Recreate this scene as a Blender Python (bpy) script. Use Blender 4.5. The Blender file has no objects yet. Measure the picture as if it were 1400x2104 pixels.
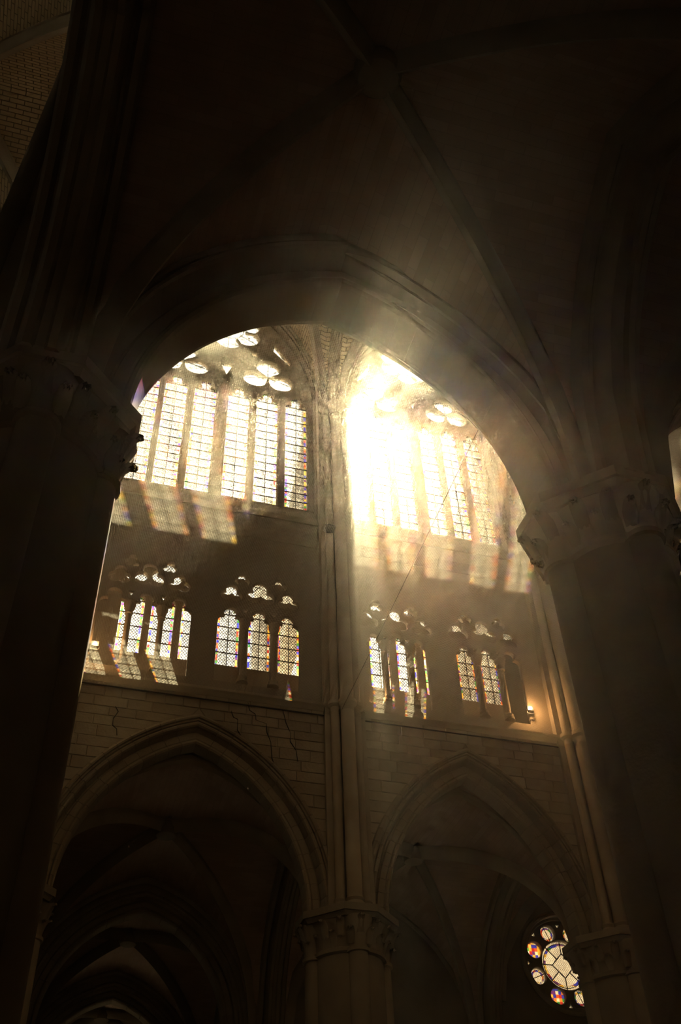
import bpy, bmesh, math, random
from mathutils import Matrix, Vector
rnd = random.Random(7)
S = bpy.context.scene
COL = S.collection

# ------------------------------------------------------------------ camera, sky, sun, exposure
def ray_basis():
    f, cx, cy = 2052.0, 700.0, 1052.0
    Z = Vector((612-cx, -1038-cy, f)).normalized()
    X = Vector((9664-cx, 2690-cy, f)).normalized()
    X = (X-Z*X.dot(Z)).normalized()
    Y = Z.cross(X)
    if Y.z < 0: Y = -Y
    return X, Y, Z
_X, _Y, _Z = ray_basis()
EYE = 1.6
cam_d = bpy.data.cameras.new('camera'); cam = bpy.data.objects.new('camera', cam_d); COL.objects.link(cam)
cam_d.sensor_fit = 'VERTICAL'; cam_d.sensor_height = 36.0; cam_d.sensor_width = 24.0
cam_d.lens = 2052.0/2104.0*36.0; cam_d.clip_start = 0.05; cam_d.clip_end = 500
right = Vector((_X.x, _Y.x, _Z.x)); up = -Vector((_X.y, _Y.y, _Z.y)); back = -Vector((_X.z, _Y.z, _Z.z))
cam.matrix_world = Matrix(((right.x, up.x, back.x, 0), (right.y, up.y, back.y, 0), (right.z, up.z, back.z, EYE), (0, 0, 0, 1)))
S.camera = cam

W = bpy.data.worlds.new('sky'); S.world = W; W.use_nodes = True
W.node_tree.nodes['Background'].inputs[0].default_value = (1.0, 0.93, 0.80, 1)
W.node_tree.nodes['Background'].inputs[1].default_value = 1.15

SUN_DIR = Vector((0.3475, 1.0, 1.225)).normalized()          # towards the sun, south and high
sun_d = bpy.data.lights.new('sun', 'SUN'); sun_d.energy = 34.0; sun_d.color = (1.0, 0.86, 0.64); sun_d.angle = math.radians(0.6)
sun = bpy.data.objects.new('sun', sun_d); COL.objects.link(sun); sun.location = (30, 90, 110)
sun.rotation_euler = SUN_DIR.to_track_quat('Z', 'Y').to_euler()

HAZE_DENSITY = 0.00092
HAZE_ANISO = 0.905
vs = S.view_settings; vs.view_transform = 'Standard'; vs.look = 'None'; vs.gamma = 1.0; vs.use_curve_mapping = False
vs.exposure = 1.45
cy = S.cycles
cy.max_bounces = 4; cy.diffuse_bounces = 3; cy.glossy_bounces = 1; cy.transmission_bounces = 2; cy.volume_bounces = 0
cy.transparent_max_bounces = 24; cy.caustics_reflective = False; cy.caustics_refractive = False
cy.sample_clamp_indirect = 1.5; cy.use_adaptive_sampling = True; cy.adaptive_threshold = 0.04; cy.adaptive_min_samples = 24

# ------------------------------------------------------------------ materials
def new_mat(name):
    m = bpy.data.materials.new(name); m.use_nodes = True
    nt = m.node_tree; nt.nodes.clear()
    return m, nt, nt.nodes.new('ShaderNodeOutputMaterial')
def stone_mat(name, c0, c1, scale=0.9, bump=0.25, courses=None, per_object=0.18):
    m, nt, out = new_mat(name); N = nt.nodes; L = nt.links
    p = N.new('ShaderNodeBsdfPrincipled'); p.inputs['Roughness'].default_value = 0.92
    if 'Specular IOR Level' in p.inputs: p.inputs['Specular IOR Level'].default_value = 0.15
    tc = N.new('ShaderNodeTexCoord'); n1 = N.new('ShaderNodeTexNoise'); n1.inputs['Scale'].default_value = scale; n1.inputs['Detail'].default_value = 6
    L.new(tc.outputs['Object'], n1.inputs['Vector'])
    cr = N.new('ShaderNodeValToRGB'); cr.color_ramp.elements[0].position = 0.3; cr.color_ramp.elements[1].position = 0.72
    cr.color_ramp.elements[0].color = (*c0, 1); cr.color_ramp.elements[1].color = (*c1, 1)
    L.new(n1.outputs['Fac'], cr.inputs['Fac'])
    oi = N.new('ShaderNodeObjectInfo'); mr = N.new('ShaderNodeMapRange'); mr.inputs['To Min'].default_value = 1-per_object; mr.inputs['To Max'].default_value = 1+per_object
    L.new(oi.outputs['Random'], mr.inputs['Value'])
    mul = N.new('ShaderNodeMixRGB'); mul.blend_type = 'MULTIPLY'; mul.inputs['Fac'].default_value = 1
    L.new(cr.outputs['Color'], mul.inputs['Color1']); L.new(mr.outputs['Result'], mul.inputs['Color2'])
    col = mul.outputs['Color']
    n2 = N.new('ShaderNodeTexNoise'); n2.inputs['Scale'].default_value = 14; n2.inputs['Detail'].default_value = 5
    L.new(tc.outputs['Object'], n2.inputs['Vector'])
    bp = N.new('ShaderNodeBump'); bp.inputs['Strength'].default_value = bump; bp.inputs['Distance'].default_value = 0.03
    L.new(n2.outputs['Fac'], bp.inputs['Height'])
    if courses:
        bt = N.new('ShaderNodeTexBrick'); bt.inputs['Scale'].default_value = 1.0
        bt.inputs['Brick Width'].default_value = courses[1]; bt.inputs['Row Height'].default_value = courses[0]
        bt.inputs['Mortar Size'].default_value = courses[2]; bt.inputs['Mortar Smooth'].default_value = 0.2
        bt.inputs['Color1'].default_value = (1, 1, 1, 1); bt.inputs['Color2'].default_value = (0.86, 0.84, 0.8, 1); bt.inputs['Mortar'].default_value = (*([courses[3]]*3), 1)
        L.new(tc.outputs['UV'], bt.inputs['Vector'])
        m2 = N.new('ShaderNodeMixRGB'); m2.blend_type = 'MULTIPLY'; m2.inputs['Fac'].default_value = 1
        L.new(col, m2.inputs['Color1']); L.new(bt.outputs['Color'], m2.inputs['Color2']); col = m2.outputs['Color']
    L.new(col, p.inputs['Base Color']); L.new(bp.outputs['Normal'], p.inputs['Normal']); L.new(p.outputs[0], out.inputs[0])
    return m
M = {}
M['stone'] = stone_mat('limestone', (0.25, 0.195, 0.13), (0.35, 0.285, 0.20))
M['stone_even'] = stone_mat('even_limestone', (0.25, 0.195, 0.13), (0.34, 0.275, 0.195), 0.6, 0.15, None, 0.04)
M['ashlar'] = stone_mat('ashlar_limestone', (0.25, 0.19, 0.125), (0.36, 0.29, 0.20), 1.6, 0.3, None, 0.10)
M['vault'] = stone_mat('vault_plaster', (0.36, 0.245, 0.17), (0.46, 0.33, 0.24), 0.7, 0.15, (0.16, 0.6, 0.006, 0.8))
M['high_vault'] = stone_mat('vault_courses', (0.40, 0.29, 0.17), (0.50, 0.37, 0.23), 0.5, 0.2, (0.17, 0.55, 0.02, 0.35))
M['exterior'] = stone_mat('weathered_exterior_stone', (0.40, 0.38, 0.33), (0.55, 0.52, 0.46), 0.8, 0.3)
M['floor'] = stone_mat('paving_stone', (0.055, 0.044, 0.032), (0.09, 0.074, 0.054), 1.1, 0.1, (0.6, 0.6, 0.01, 0.5))
def plain(name, col, rough=0.6, metal=0.0, emit=None):
    m, nt, out = new_mat(name); N = nt.nodes; L = nt.links
    p = N.new('ShaderNodeBsdfPrincipled'); p.inputs['Roughness'].default_value = rough; p.inputs['Metallic'].default_value = metal
    n = N.new('ShaderNodeTexNoise'); n.inputs['Scale'].default_value = 20
    r = N.new('ShaderNodeValToRGB'); r.color_ramp.elements[0].color = (*[c*0.75 for c in col], 1); r.color_ramp.elements[1].color = (*col, 1)
    L.new(n.outputs['Fac'], r.inputs['Fac']); L.new(r.outputs['Color'], p.inputs['Base Color'])
    if emit:
        p.inputs['Emission Color'].default_value = (*emit[0], 1); p.inputs['Emission Strength'].default_value = emit[1]
    L.new(p.outputs[0], out.inputs[0]); return m
M['iron'] = plain('wrought_iron', (0.035, 0.03, 0.025), 0.7)
M['cable'] = plain('dark_cable', (0.05, 0.035, 0.025), 0.8)
M['lump'] = plain('dark_felted_debris', (0.05, 0.04, 0.03), 0.95)
M['lamp_body'] = plain('black_lamp_housing', (0.03, 0.03, 0.03), 0.5)
M['lamp_glow'] = plain('lamp_lens', (1.0, 0.75, 0.45), 0.4, 0, ((1.0, 0.62, 0.28), 120.0))
def glass_mat(name, lattice=None, colour=None, cells=None, trans=0.07, wash=(0.92, 0.93, 0.90), vary=0.12, dirt=0.24):
    m, nt, out = new_mat(name); N = nt.nodes; L = nt.links
    tb = N.new('ShaderNodeBsdfTransparent'); tl = N.new('ShaderNodeBsdfTranslucent'); mx = N.new('ShaderNodeMixShader'); mx.inputs[0].default_value = trans
    tc = N.new('ShaderNodeTexCoord')
    if cells:                                   # small squares of coloured glass
        mp = N.new('ShaderNodeMapping'); mp.inputs['Scale'].default_value = (1/cells[0], 1/3.0, 1/cells[1]); L.new(tc.outputs['Object'], mp.inputs['Vector'])
        fl = N.new('ShaderNodeVectorMath'); fl.operation = 'FLOOR'; L.new(mp.outputs[0], fl.inputs[0])
        wn = N.new('ShaderNodeTexWhiteNoise'); wn.noise_dimensions = '4D'
        L.new(fl.outputs[0], wn.inputs['Vector'])
        oi = N.new('ShaderNodeObjectInfo'); L.new(oi.outputs['Random'], wn.inputs['W'])
        cr = N.new('ShaderNodeValToRGB'); cr.color_ramp.interpolation = 'CONSTANT'
        mixw = 0.22
        pal = [(0.05, 0.06, 0.62), (0.75, 0.20, 0.02), (0.10, 0.12, 0.7), (0.9, 0.62, 0.10), (0.6, 0.03, 0.02), (0.9, 0.85, 0.7), (0.10, 0.42, 0.10), (0.85, 0.40, 0.08), (0.28, 0.06, 0.35), (0.95, 0.75, 0.25)]
        pal = [tuple(c*(1-mixw)+mixw*0.6 for c in q) for q in pal]
        el = cr.color_ramp.elements; el[0].position = 0; el[0].color = (*pal[0], 1); el[1].position = 0.1; el[1].color = (*pal[1], 1)
        for k in range(2, 10):
            e = el.new(k/10); e.color = (*pal[k], 1)
        L.new(wn.outputs['Value'], cr.inputs['Fac']); col = cr.outputs['Color']
    else:
        oi = N.new('ShaderNodeObjectInfo'); mr = N.new('ShaderNodeMapRange'); mr.inputs['To Min'].default_value = 1-vary; mr.inputs['To Max'].default_value = 1.0
        L.new(oi.outputs['Random'], mr.inputs['Value'])
        nz = N.new('ShaderNodeTexNoise'); nz.inputs['Scale'].default_value = 6.0; nz.inputs['Detail'].default_value = 4; nz.inputs['Distortion'].default_value = 0.6; L.new(tc.outputs['Object'], nz.inputs['Vector'])
        mr2 = N.new('ShaderNodeMapRange'); mr2.inputs['From Min'].default_value = 0.3; mr2.inputs['From Max'].default_value = 0.7; mr2.inputs['To Min'].default_value = dirt; mr2.inputs['To Max'].default_value = 1.0
        L.new(nz.outputs['Fac'], mr2.inputs['Value'])
        mm = N.new('ShaderNodeMath'); mm.operation = 'MULTIPLY'; L.new(mr.outputs[0], mm.inputs[0]); L.new(mr2.outputs[0], mm.inputs[1])
        ml = N.new('ShaderNodeMixRGB'); ml.blend_type = 'MULTIPLY'; ml.inputs['Fac'].default_value = 1; ml.inputs['Color1'].default_value = (*(colour or wash), 1)
        L.new(mm.outputs[0], ml.inputs['Color2']); col = ml.outputs['Color']
    L.new(col, tb.inputs['Color']); L.new(col, tl.inputs['Color']); L.new(tb.outputs[0], mx.inputs[1]); L.new(tl.outputs[0], mx.inputs[2])
    surf = mx.outputs[0]
    if lattice:                                 # fine diagonal lead lines
        sx = N.new('ShaderNodeSeparateXYZ'); L.new(tc.outputs['Object'], sx.inputs[0])
        facs = []
        for sg in (1, -1):
            a = N.new('ShaderNodeMath'); a.operation = 'MULTIPLY_ADD'; a.inputs[1].default_value = sg*1.25; L.new(sx.outputs['X'], a.inputs[0]); L.new(sx.outputs['Z'], a.inputs[2])
            b = N.new('ShaderNodeMath'); b.operation = 'PINGPONG'; b.inputs[1].default_value = lattice[0]; L.new(a.outputs[0], b.inputs[0])
            c = N.new('ShaderNodeMath'); c.operation = 'LESS_THAN'; c.inputs[1].default_value = lattice[1]; L.new(b.outputs[0], c.inputs[0]); facs.append(c.outputs[0])
        mxm = N.new('ShaderNodeMath'); mxm.operation = 'MAXIMUM'; L.new(facs[0], mxm.inputs[0]); L.new(facs[1], mxm.inputs[1])
        ld = N.new('ShaderNodeBsdfDiffuse'); ld.inputs['Color'].default_value = (0.04, 0.035, 0.03, 1)
        m3 = N.new('ShaderNodeMixShader'); L.new(mxm.outputs[0], m3.inputs[0]); L.new(surf, m3.inputs[1]); L.new(ld.outputs[0], m3.inputs[2]); surf = m3.outputs[0]
    L.new(surf, out.inputs[0]); return m
M['glass'] = glass_mat('pale_grisaille_glass', (0.055, 0.005))
M['glass_trif'] = glass_mat('diamond_leaded_glass', (0.062, 0.010), vary=0.25, dirt=0.5)
M['glass_rose'] = glass_mat('bright_rose_glass', (0.05, 0.004), dirt=0.85)
M['glass_clear'] = glass_mat('clear_old_glass')
M['border_glass'] = glass_mat('coloured_border_glass', cells=(0.4, 0.115), trans=0.2)
M['edge_glass'] = glass_mat('white_edge_glass')
M['amber'] = glass_mat('amber_figured_glass', cells=(0.11, 0.12), trans=0.2)

# ------------------------------------------------------------------ geometry helpers
def tag(o, label=None, cat=None, group=None, kind=None):
    if label: o['label'] = label
    if cat: o['category'] = cat
    if group: o['group'] = group
    if kind: o['kind'] = kind
    return o
def empty(name, loc=(0, 0, 0), label=None, cat=None, group=None, kind=None):
    o = bpy.data.objects.new(name, None); COL.objects.link(o); o.location = loc
    return tag(o, label, cat, group, kind)
def link(name, me, mat=None, parent=None, loc=None):
    if mat is not None and not me.materials: me.materials.append(M[mat])
    o = bpy.data.objects.new(name, me); COL.objects.link(o)
    if parent is not None: o.parent = parent
    if loc is not None: o.location = loc
    return o
def mesh(name, v, f, smooth=False, uv=None):
    me = bpy.data.meshes.new(name); me.from_pydata(v, [], f)
    if uv:
        ul = me.uv_layers.new(name='uv')
        for lp in me.loops: ul.data[lp.index].uv = uv[lp.vertex_index]
    if smooth:
        me.polygons.foreach_set('use_smooth', [True]*len(me.polygons))
    me.update(); return me
class MB:
    def __init__(s): s.v = []; s.f = []
    def add(s, v, f):
        b = len(s.v); s.v += [tuple(p) for p in v]; s.f += [tuple(i+b for i in q) for q in f]
    def box(s, x0, x1, y0, y1, z0, z1):
        s.add([(x0, y0, z0), (x1, y0, z0), (x1, y1, z0), (x0, y1, z0), (x0, y0, z1), (x1, y0, z1), (x1, y1, z1), (x0, y1, z1)],
              [(3, 2, 1, 0), (4, 5, 6, 7), (0, 1, 5, 4), (1, 2, 6, 5), (2, 3, 7, 6), (3, 0, 4, 7)])
    def prism_y(s, pts, y0, y1):              # polygon in (x, z)
        n = len(pts); s.add([(x, y0, z) for x, z in pts]+[(x, y1, z) for x, z in pts],
              [tuple(range(n)), tuple(range(2*n-1, n-1, -1))]+[(i, i+n, (i+1) % n+n, (i+1) % n) for i in range(n)])
    def prism_x(s, pts, x0, x1):              # polygon in (y, z)
        n = len(pts); s.add([(x0, y, z) for y, z in pts]+[(x1, y, z) for y, z in pts],
              [tuple(range(n)), tuple(range(2*n-1, n-1, -1))]+[(i, i+n, (i+1) % n+n, (i+1) % n) for i in range(n)])
    def lathe(s, prof, cx=0, cy=0, n=20, sq=None, caps=True):   # prof: (r, z) from bottom to top
        b = []; m = len(prof)
        for r, z in prof:
            for k in range(n):
                a = 2*math.pi*k/n
                b.append((cx+r*math.cos(a), cy+r*math.sin(a), z))
        f = [(i*n+k, i*n+(k+1) % n, (i+1)*n+(k+1) % n, (i+1)*n+k) for i in range(m-1) for k in range(n)]
        if caps: f += [tuple(range(n-1, -1, -1)), tuple(range((m-1)*n, m*n))]
        s.add(b, f)
    def tube(s, a, b, r, n=8):
        a = Vector(a); b = Vector(b); d = (b-a).normalized(); u = d.orthogonal().normalized(); w = d.cross(u)
        v = [a+(u*math.cos(2*math.pi*k/n)+w*math.sin(2*math.pi*k/n))*r for k in range(n)]
        v += [p+(b-a) for p in v]
        s.add(v, [(k, (k+1) % n, (k+1) % n+n, k+n) for k in range(n)]+[tuple(range(n-1, -1, -1)), tuple(range(n, 2*n))])
    def sweep(s, path, prof, side=None, closed_prof=True):   # path: points; prof: (s, n); side: fixed side vector or None
        m = len(prof); base = []
        for i, p in enumerate(path):
            p = Vector(p); t = (Vector(path[min(i+1, len(path)-1)])-Vector(path[max(i-1, 0)])).normalized()
            sd = Vector(side) if side is not None else t.cross(Vector((0, 0, 1))).normalized()
            nn = sd.cross(t).normalized()
            for a, b in prof: base.append(p+sd*a+nn*b)
        f = [(i*m+k, i*m+(k+1) % m, (i+1)*m+(k+1) % m, (i+1)*m+k) for i in range(len(path)-1) for k in range(m)]
        f += [tuple(range(m-1, -1, -1)), tuple(range((len(path)-1)*m, len(path)*m))]
        s.add(base, f)
    def build(s, name, mat, parent=None, smooth=False, loc=None, fix=True):
        me = mesh(name, s.v, s.f)
        if fix:
            bm = bmesh.new(); bm.from_mesh(me); bmesh.ops.recalc_face_normals(bm, faces=bm.faces); bm.to_mesh(me); bm.free()
        if smooth:
            me.polygons.foreach_set('use_smooth', [True]*len(me.polygons))
            try: me.set_sharp_from_angle(angle=math.radians(40))
            except Exception: pass
        return link(name, me, mat, parent, loc)
def plate_mesh(name, outer, holes, y_front, thick, bevel=0.0):
    """a slab in the xz-plane, front face at y_front, with holes cut through"""
    cu = bpy.data.curves.new(name, 'CURVE'); cu.dimensions = '2D'; cu.fill_mode = 'BOTH'
    for pts in [outer]+holes:
        sp = cu.splines.new('POLY'); sp.points.add(len(pts)-1); sp.use_cyclic_u = True
        for q, (x, z) in zip(sp.points, pts): q.co = (x, z, 0, 1)
    cu.extrude = thick/2-bevel; cu.bevel_depth = bevel; cu.bevel_resolution = 0; cu.offset = -bevel
    ob = bpy.data.objects.new(name, cu); COL.objects.link(ob)
    dg = bpy.context.evaluated_depsgraph_get(); me = bpy.data.meshes.new_from_object(ob.evaluated_get(dg))
    bpy.data.objects.remove(ob); bpy.data.curves.remove(cu)
    me.transform(Matrix(((1, 0, 0, 0), (0, 0, -1, y_front+thick/2), (0, 1, 0, 0), (0, 0, 0, 1))))
    me.name = name; me.materials.clear()
    return me
def plate(name, outer, holes, y_front, thick, mat, parent=None, bevel=0.0):
    return link(name, plate_mesh(name, outer, holes, y_front, thick, bevel), mat, parent)
def arch_R(a, h): return (a*a+h*h)/(2*a)
def arch_poly(cx, a, zs, h, n=14, z0=None):
    """pointed arch outline, from lower left up over the apex to lower right"""
    R = arch_R(a, h); pts = []
    th = math.asin(min(1, h/R))
    for i in range(n+1):
        t = th*i/n; pts.append((cx-a+R-R*math.cos(t), zs+R*math.sin(t)))
    rightside = [(2*cx-x, z) for x, z in pts[:-1]][::-1]
    pts = pts+rightside
    if z0 is not None: pts = [(cx-a, z0)]+pts+[(cx+a, z0)]
    return pts
def arch_halfwidth(z, a, zs, h):
    if z <= zs: return a
    if z >= zs+h: return 0
    R = arch_R(a, h); return max(0.0, math.sqrt(max(0, R*R-(z-zs)**2))-(R-a))
def foil(cx, cz, n, d, rl, rot, m=None, sx=1.0, sz=1.0, rmin=0.0):
    pts = []; m = m or n*12
    for k in range(m):
        t = 2*math.pi*k/m; best = rmin
        for j in range(n):
            dl = t-(rot+2*math.pi*j/n); q = rl*rl-(d*math.sin(dl))**2
            if q > 0:
                r = d*math.cos(dl)+math.sqrt(q)
                if r > best: best = r
        pts.append((cx+sx*best*math.cos(t), cz+sz*best*math.sin(t)))
    return pts
def circle(cx, cz, r, n=28, ph=0): return [(cx+r*math.cos(ph+2*math.pi*k/n), cz+r*math.sin(ph+2*math.pi*k/n)) for k in range(n)]
def lancet_head(cx, w, zs):
    """cusped head of a light (half width w) from its left springing over the top to its right one"""
    r1, r2 = 0.50*w, 0.52*w
    rt = []
    for i in range(6):
        t = math.radians(100*i/5); rt.append((w-r1+r1*math.cos(t), zs+r1*math.sin(t)))
    zc = zs+r1+0.36*w
    for i in range(9):
        t = math.radians(-28+118*i/8); rt.append((r2*math.cos(t), zc+r2*math.sin(t)))
    full = [(cx+x, z) for x, z in rt]+[(cx-x, z) for x, z in rt[:-1]][::-1]
    return full[::-1]
def lancet(cx, w, zs, z0): return [(cx-w, z0)]+lancet_head(cx, w, zs)+[(cx+w, z0)]
def clip_half(poly, cx, sign):
    """the part of a polygon on one side of the vertical line x = cx"""
    out = []
    for i in range(len(poly)):
        a, b = poly[i], poly[(i+1) % len(poly)]; da, db = (a[0]-cx)*sign, (b[0]-cx)*sign
        if da >= 0: out.append(a)
        if da*db < 0:
            t = da/(da-db); out.append((cx, a[1]+t*(b[1]-a[1])))
    return out
def grow(poly, k):
    cx = sum(p[0] for p in poly)/len(poly); cz = sum(p[1] for p in poly)/len(poly)
    return [(cx+(x-cx)*k, cz+(z-cz)*k) for x, z in poly]

E_ = EYE                                            # heights below were measured from the eye; add E_ to get them from the floor
Z_SPR, Z_APX = 10.2+E_, 14.45+E_                    # arcade springing and apex
Z_STR = 16.5+E_                                     # string course under the triforium
Z_SILL = 25.2+E_                                    # clerestory sill
Z_NET = 16.2+E_
Z_HIGH_SPR, Z_HIGH = 30.0+E_, 38.6+E_               # high vault springing and crown
YF = 24.0                                           # face of the far wall
FAR_PIERS = [-0.95, 7.6, 15.1, 22.6]
YP = YF+0.42                                        # axis of the far piers
Z_FSPR, Z_FAPX = 10.4+E_, 14.85+E_                  # far arcade springing and apex
NEAR_Y = 9.2
NEAR_PIERS = [-1.04, 7.05, 15.1]

# ------------------------------------------------------------------ floor
b = MB(); b.box(-16.5, 23.6, -6.5, 50.5, -0.3, 0.0)
me = mesh('floor', b.v, b.f, uv=[(v[0], v[1]) for v in b.v])
tag(link('floor', me, 'floor'), 'pale stone paving of the church floor below the arcades', 'floor', kind='structure')

# ------------------------------------------------------------------ arcade arches out of voussoirs
def arch_profile(yc, hw_in, hw_out, hood=True):
    """moulded section (rho outward from the opening, y): two orders with roll edges"""
    a, b_ = hw_in, hw_out
    front = [(0.0, -a+0.12), (0.02, -a+0.04), (0.06, -a), (0.11, -a+0.01), (0.14, -a+0.05), (0.145, -a+0.09), (0.18, -a+0.06), (0.33, -a+0.05), (0.36, -a+0.12), (0.40, -a+0.13),
             (0.45, -b_+0.16), (0.455, -b_+0.08), (0.48, -b_+0.02), (0.52, -b_+0.0), (0.56, -b_+0.02), (0.58, -b_+0.08), (0.60, -b_+0.08), (0.61, -b_+0.03), (0.65, -b_+0.02)]
    if hood: front += [(0.66, -b_-0.05), (0.70, -b_-0.07), (0.77, -b_-0.03), (0.80, -b_+0.05)]
    else: front += [(0.70, -b_+0.02), (0.80, -b_+0.04)]
    backp = [(r, -y) for r, y in front][::-1]
    return [(r, yc+y) for r, y in front+backp]
def arcade_arch(name, cx, a, zs, h, prof, n, label, mat='stone_even', group=None, joint=0.004):
    root = empty(name, (cx, 0, zs), label, 'arch', group, 'structure')
    R = arch_R(a, h); th = math.asin(h/R)
    # the outer rim must close at the crown: let every order share its centre
    step = th/n; gap = joint/R
    mes = {}
    for side in (-1, 1):
        v = []; f = []; K = 3; m = len(prof)
        for i in range(K+1):
            t = gap+(step-2*gap)*i/K
            for r, y in prof:
                q = R+r
                v.append((-side*(-q*math.cos(t)), y, q*math.sin(t)) if side < 0 else (q*math.cos(t), y, q*math.sin(t)))
        if side < 0: v = [(-x if x > 0 else x, y, z) for x, y, z in v]
        f = [(i*m+k, i*m+(k+1) % m, (i+1)*m+(k+1) % m, (i+1)*m+k) for i in range(K) for k in range(m)]
        f += [tuple(range(m-1, -1, -1)), tuple(range(K*m, (K+1)*m))]
        me = mesh('voussoir', v, f); bm = bmesh.new(); bm.from_mesh(me); bmesh.ops.recalc_face_normals(bm, faces=bm.faces); bm.to_mesh(me); bm.free()
        me.materials.append(M[mat]); mes[side] = me
        # crown stones reach up to the axis at every radius: a mitred last stone
        for k in range(n):
            if k == n-1:
                v2 = []; K2 = 4
                for r, y in prof:
                    q = R+r; tend = math.acos(max(-1, min(1, (R-a)/q)))
                    for i in range(K2+1):
                        t0 = step*k+gap; t = t0+(tend-t0)*i/K2
                        v2.append((side*(q*math.cos(t)-(R-a)), y, q*math.sin(t)))
                f2 = [(k2*(K2+1)+i, ((k2+1) % m)*(K2+1)+i, ((k2+1) % m)*(K2+1)+i+1, k2*(K2+1)+i+1) for k2 in range(m) for i in range(K2)]
                f2 += [tuple(k2*(K2+1) for k2 in range(m)), tuple(k2*(K2+1)+K2 for k2 in range(m-1, -1, -1))]
                me2 = mesh('voussoir', v2, f2); bm = bmesh.new(); bm.from_mesh(me2); bmesh.ops.recalc_face_normals(bm, faces=bm.faces); bm.to_mesh(me2); bm.free()
                link('voussoir', me2, mat, root)
            else:
                o = link('voussoir', me, None, root, (-side*(R-a), 0, 0))
                o.rotation_euler = (0, -side*step*k, 0)
    return root

# ------------------------------------------------------------------ piers
def leaf_mesh():
    pts = []; prof = [(0.0, 0.0, 0.085), (0.03, 0.16, 0.10), (0.07, 0.30, 0.105), (0.15, 0.42, 0.09), (0.21, 0.44, 0.06), (0.215, 0.38, 0.03)]
    v = []; f = []
    for d, z, w in prof:
        v += [(d-0.03, -w, z), (d+0.025, -w*0.5, z+0.005), (d+0.0, 0, z), (d+0.025, w*0.5, z+0.005), (d-0.03, w, z)]
    for i in range(len(prof)-1):
        for k in range(4): f.append((i*5+k, i*5+k+1, (i+1)*5+k+1, (i+1)*5+k))
    n = len(v); v += [(x-0.05, y, z-0.02) for x, y, z in v]
    f += [tuple(i+n for i in q[::-1]) for q in f]
    return mesh('leaf', v, f, True)
LEAF = leaf_mesh(); LEAF.materials.append(M['stone'])
def pier(name, x, y, label, zs=Z_SPR, hw=1.05, front_shafts=True, leaves=True, group=None):
    root = empty(name, (x, y, 0), label, 'pier', group)
    core = hw-0.22; r = 0.24
    zc = zs-1.0
    b = MB(); b.lathe([(core, 0.9), (core, zc-0.1)], n=40); b.build('core', 'stone', root, True)
    for k in range(4):
        ang = k*math.pi/2; cx, cy_ = (hw-r)*math.cos(ang), (hw-r)*math.sin(ang)
        b = MB(); b.lathe([(r+0.09, 0.9), (r+0.09, 1.0), (r+0.03, 1.06), (r+0.06, 1.14), (r, 1.2), (r, zc-0.12), (r+0.05, zc-0.1), (r+0.05, zc-0.02), (r, zc)], cx, cy_, n=18); b.build('shaft', 'stone', root, True)
    b = MB(); b.lathe([(hw+0.30, 0), (hw+0.30, 0.35), (hw+0.22, 0.42), (hw+0.22, 0.75), (hw+0.1, 0.82), (hw+0.02, 0.9), (core, 0.95)], n=8); b.build('plinth', 'stone', root)
    b = MB(); b.lathe([(core, zc-0.1), (core+0.07, zc-0.06), (core+0.07, zc+0.02), (core+0.02, zc+0.06), (core+0.05, zc+0.45), (core+0.20, zc+0.72)], n=40)
    for k in range(4):
        ang = k*math.pi/2; cx, cy_ = (hw-r)*math.cos(ang), (hw-r)*math.sin(ang)
        b.lathe([(r, zc-0.02), (r+0.02, zc+0.3), (r+0.17, zc+0.72)], cx, cy_, n=18)
    tag(b.build('capital', 'stone', root, True), 'bell of the carved leafy capital')
    if leaves:
        for tier, (rr, z0, cnt, sc) in enumerate(((core+0.02, zc+0.06, 14, 0.85), (core+0.07, zc+0.30, 14, 0.95))):
            for k in range(cnt):
                ang = 2*math.pi*(k+0.5*tier)/cnt
                near = min(abs((ang-q*math.pi/2+math.pi) % (2*math.pi)-math.pi) for q in range(4))
                rad = rr+(0.18 if near < 0.26 else 0.0)
                o = link('leaf', LEAF, None, root, (rad*math.cos(ang), rad*math.sin(ang), z0)); o.rotation_euler = (0, 0, ang); o.scale = (sc, sc*1.15, sc*0.95)
    # abacus: octagon of two moulded slabs
    b = MB(); q = hw+0.15; e = 0.34
    oct_ = [(1, -e), (1, e), (e, 1), (-e, 1), (-1, e), (-1, -e), (-e, -1), (e, -1)]
    for z0, z1, r0, r1 in ((zc+0.70, zc+0.80, q-0.12, q-0.05), (zc+0.80, zc+0.98, q, q)):
        n = 8; v = [(r0*x_, r0*y_, z0) for x_, y_ in oct_]+[(r1*x_, r1*y_, z1) for x_, y_ in oct_]
        b.add(v, [(k, (k+1) % n, (k+1) % n+n, k+n) for k in range(n)]+[tuple(range(n-1, -1, -1)), tuple(range(n, 2*n))])
    b.build('abacus', 'stone', root)
    return root

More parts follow.
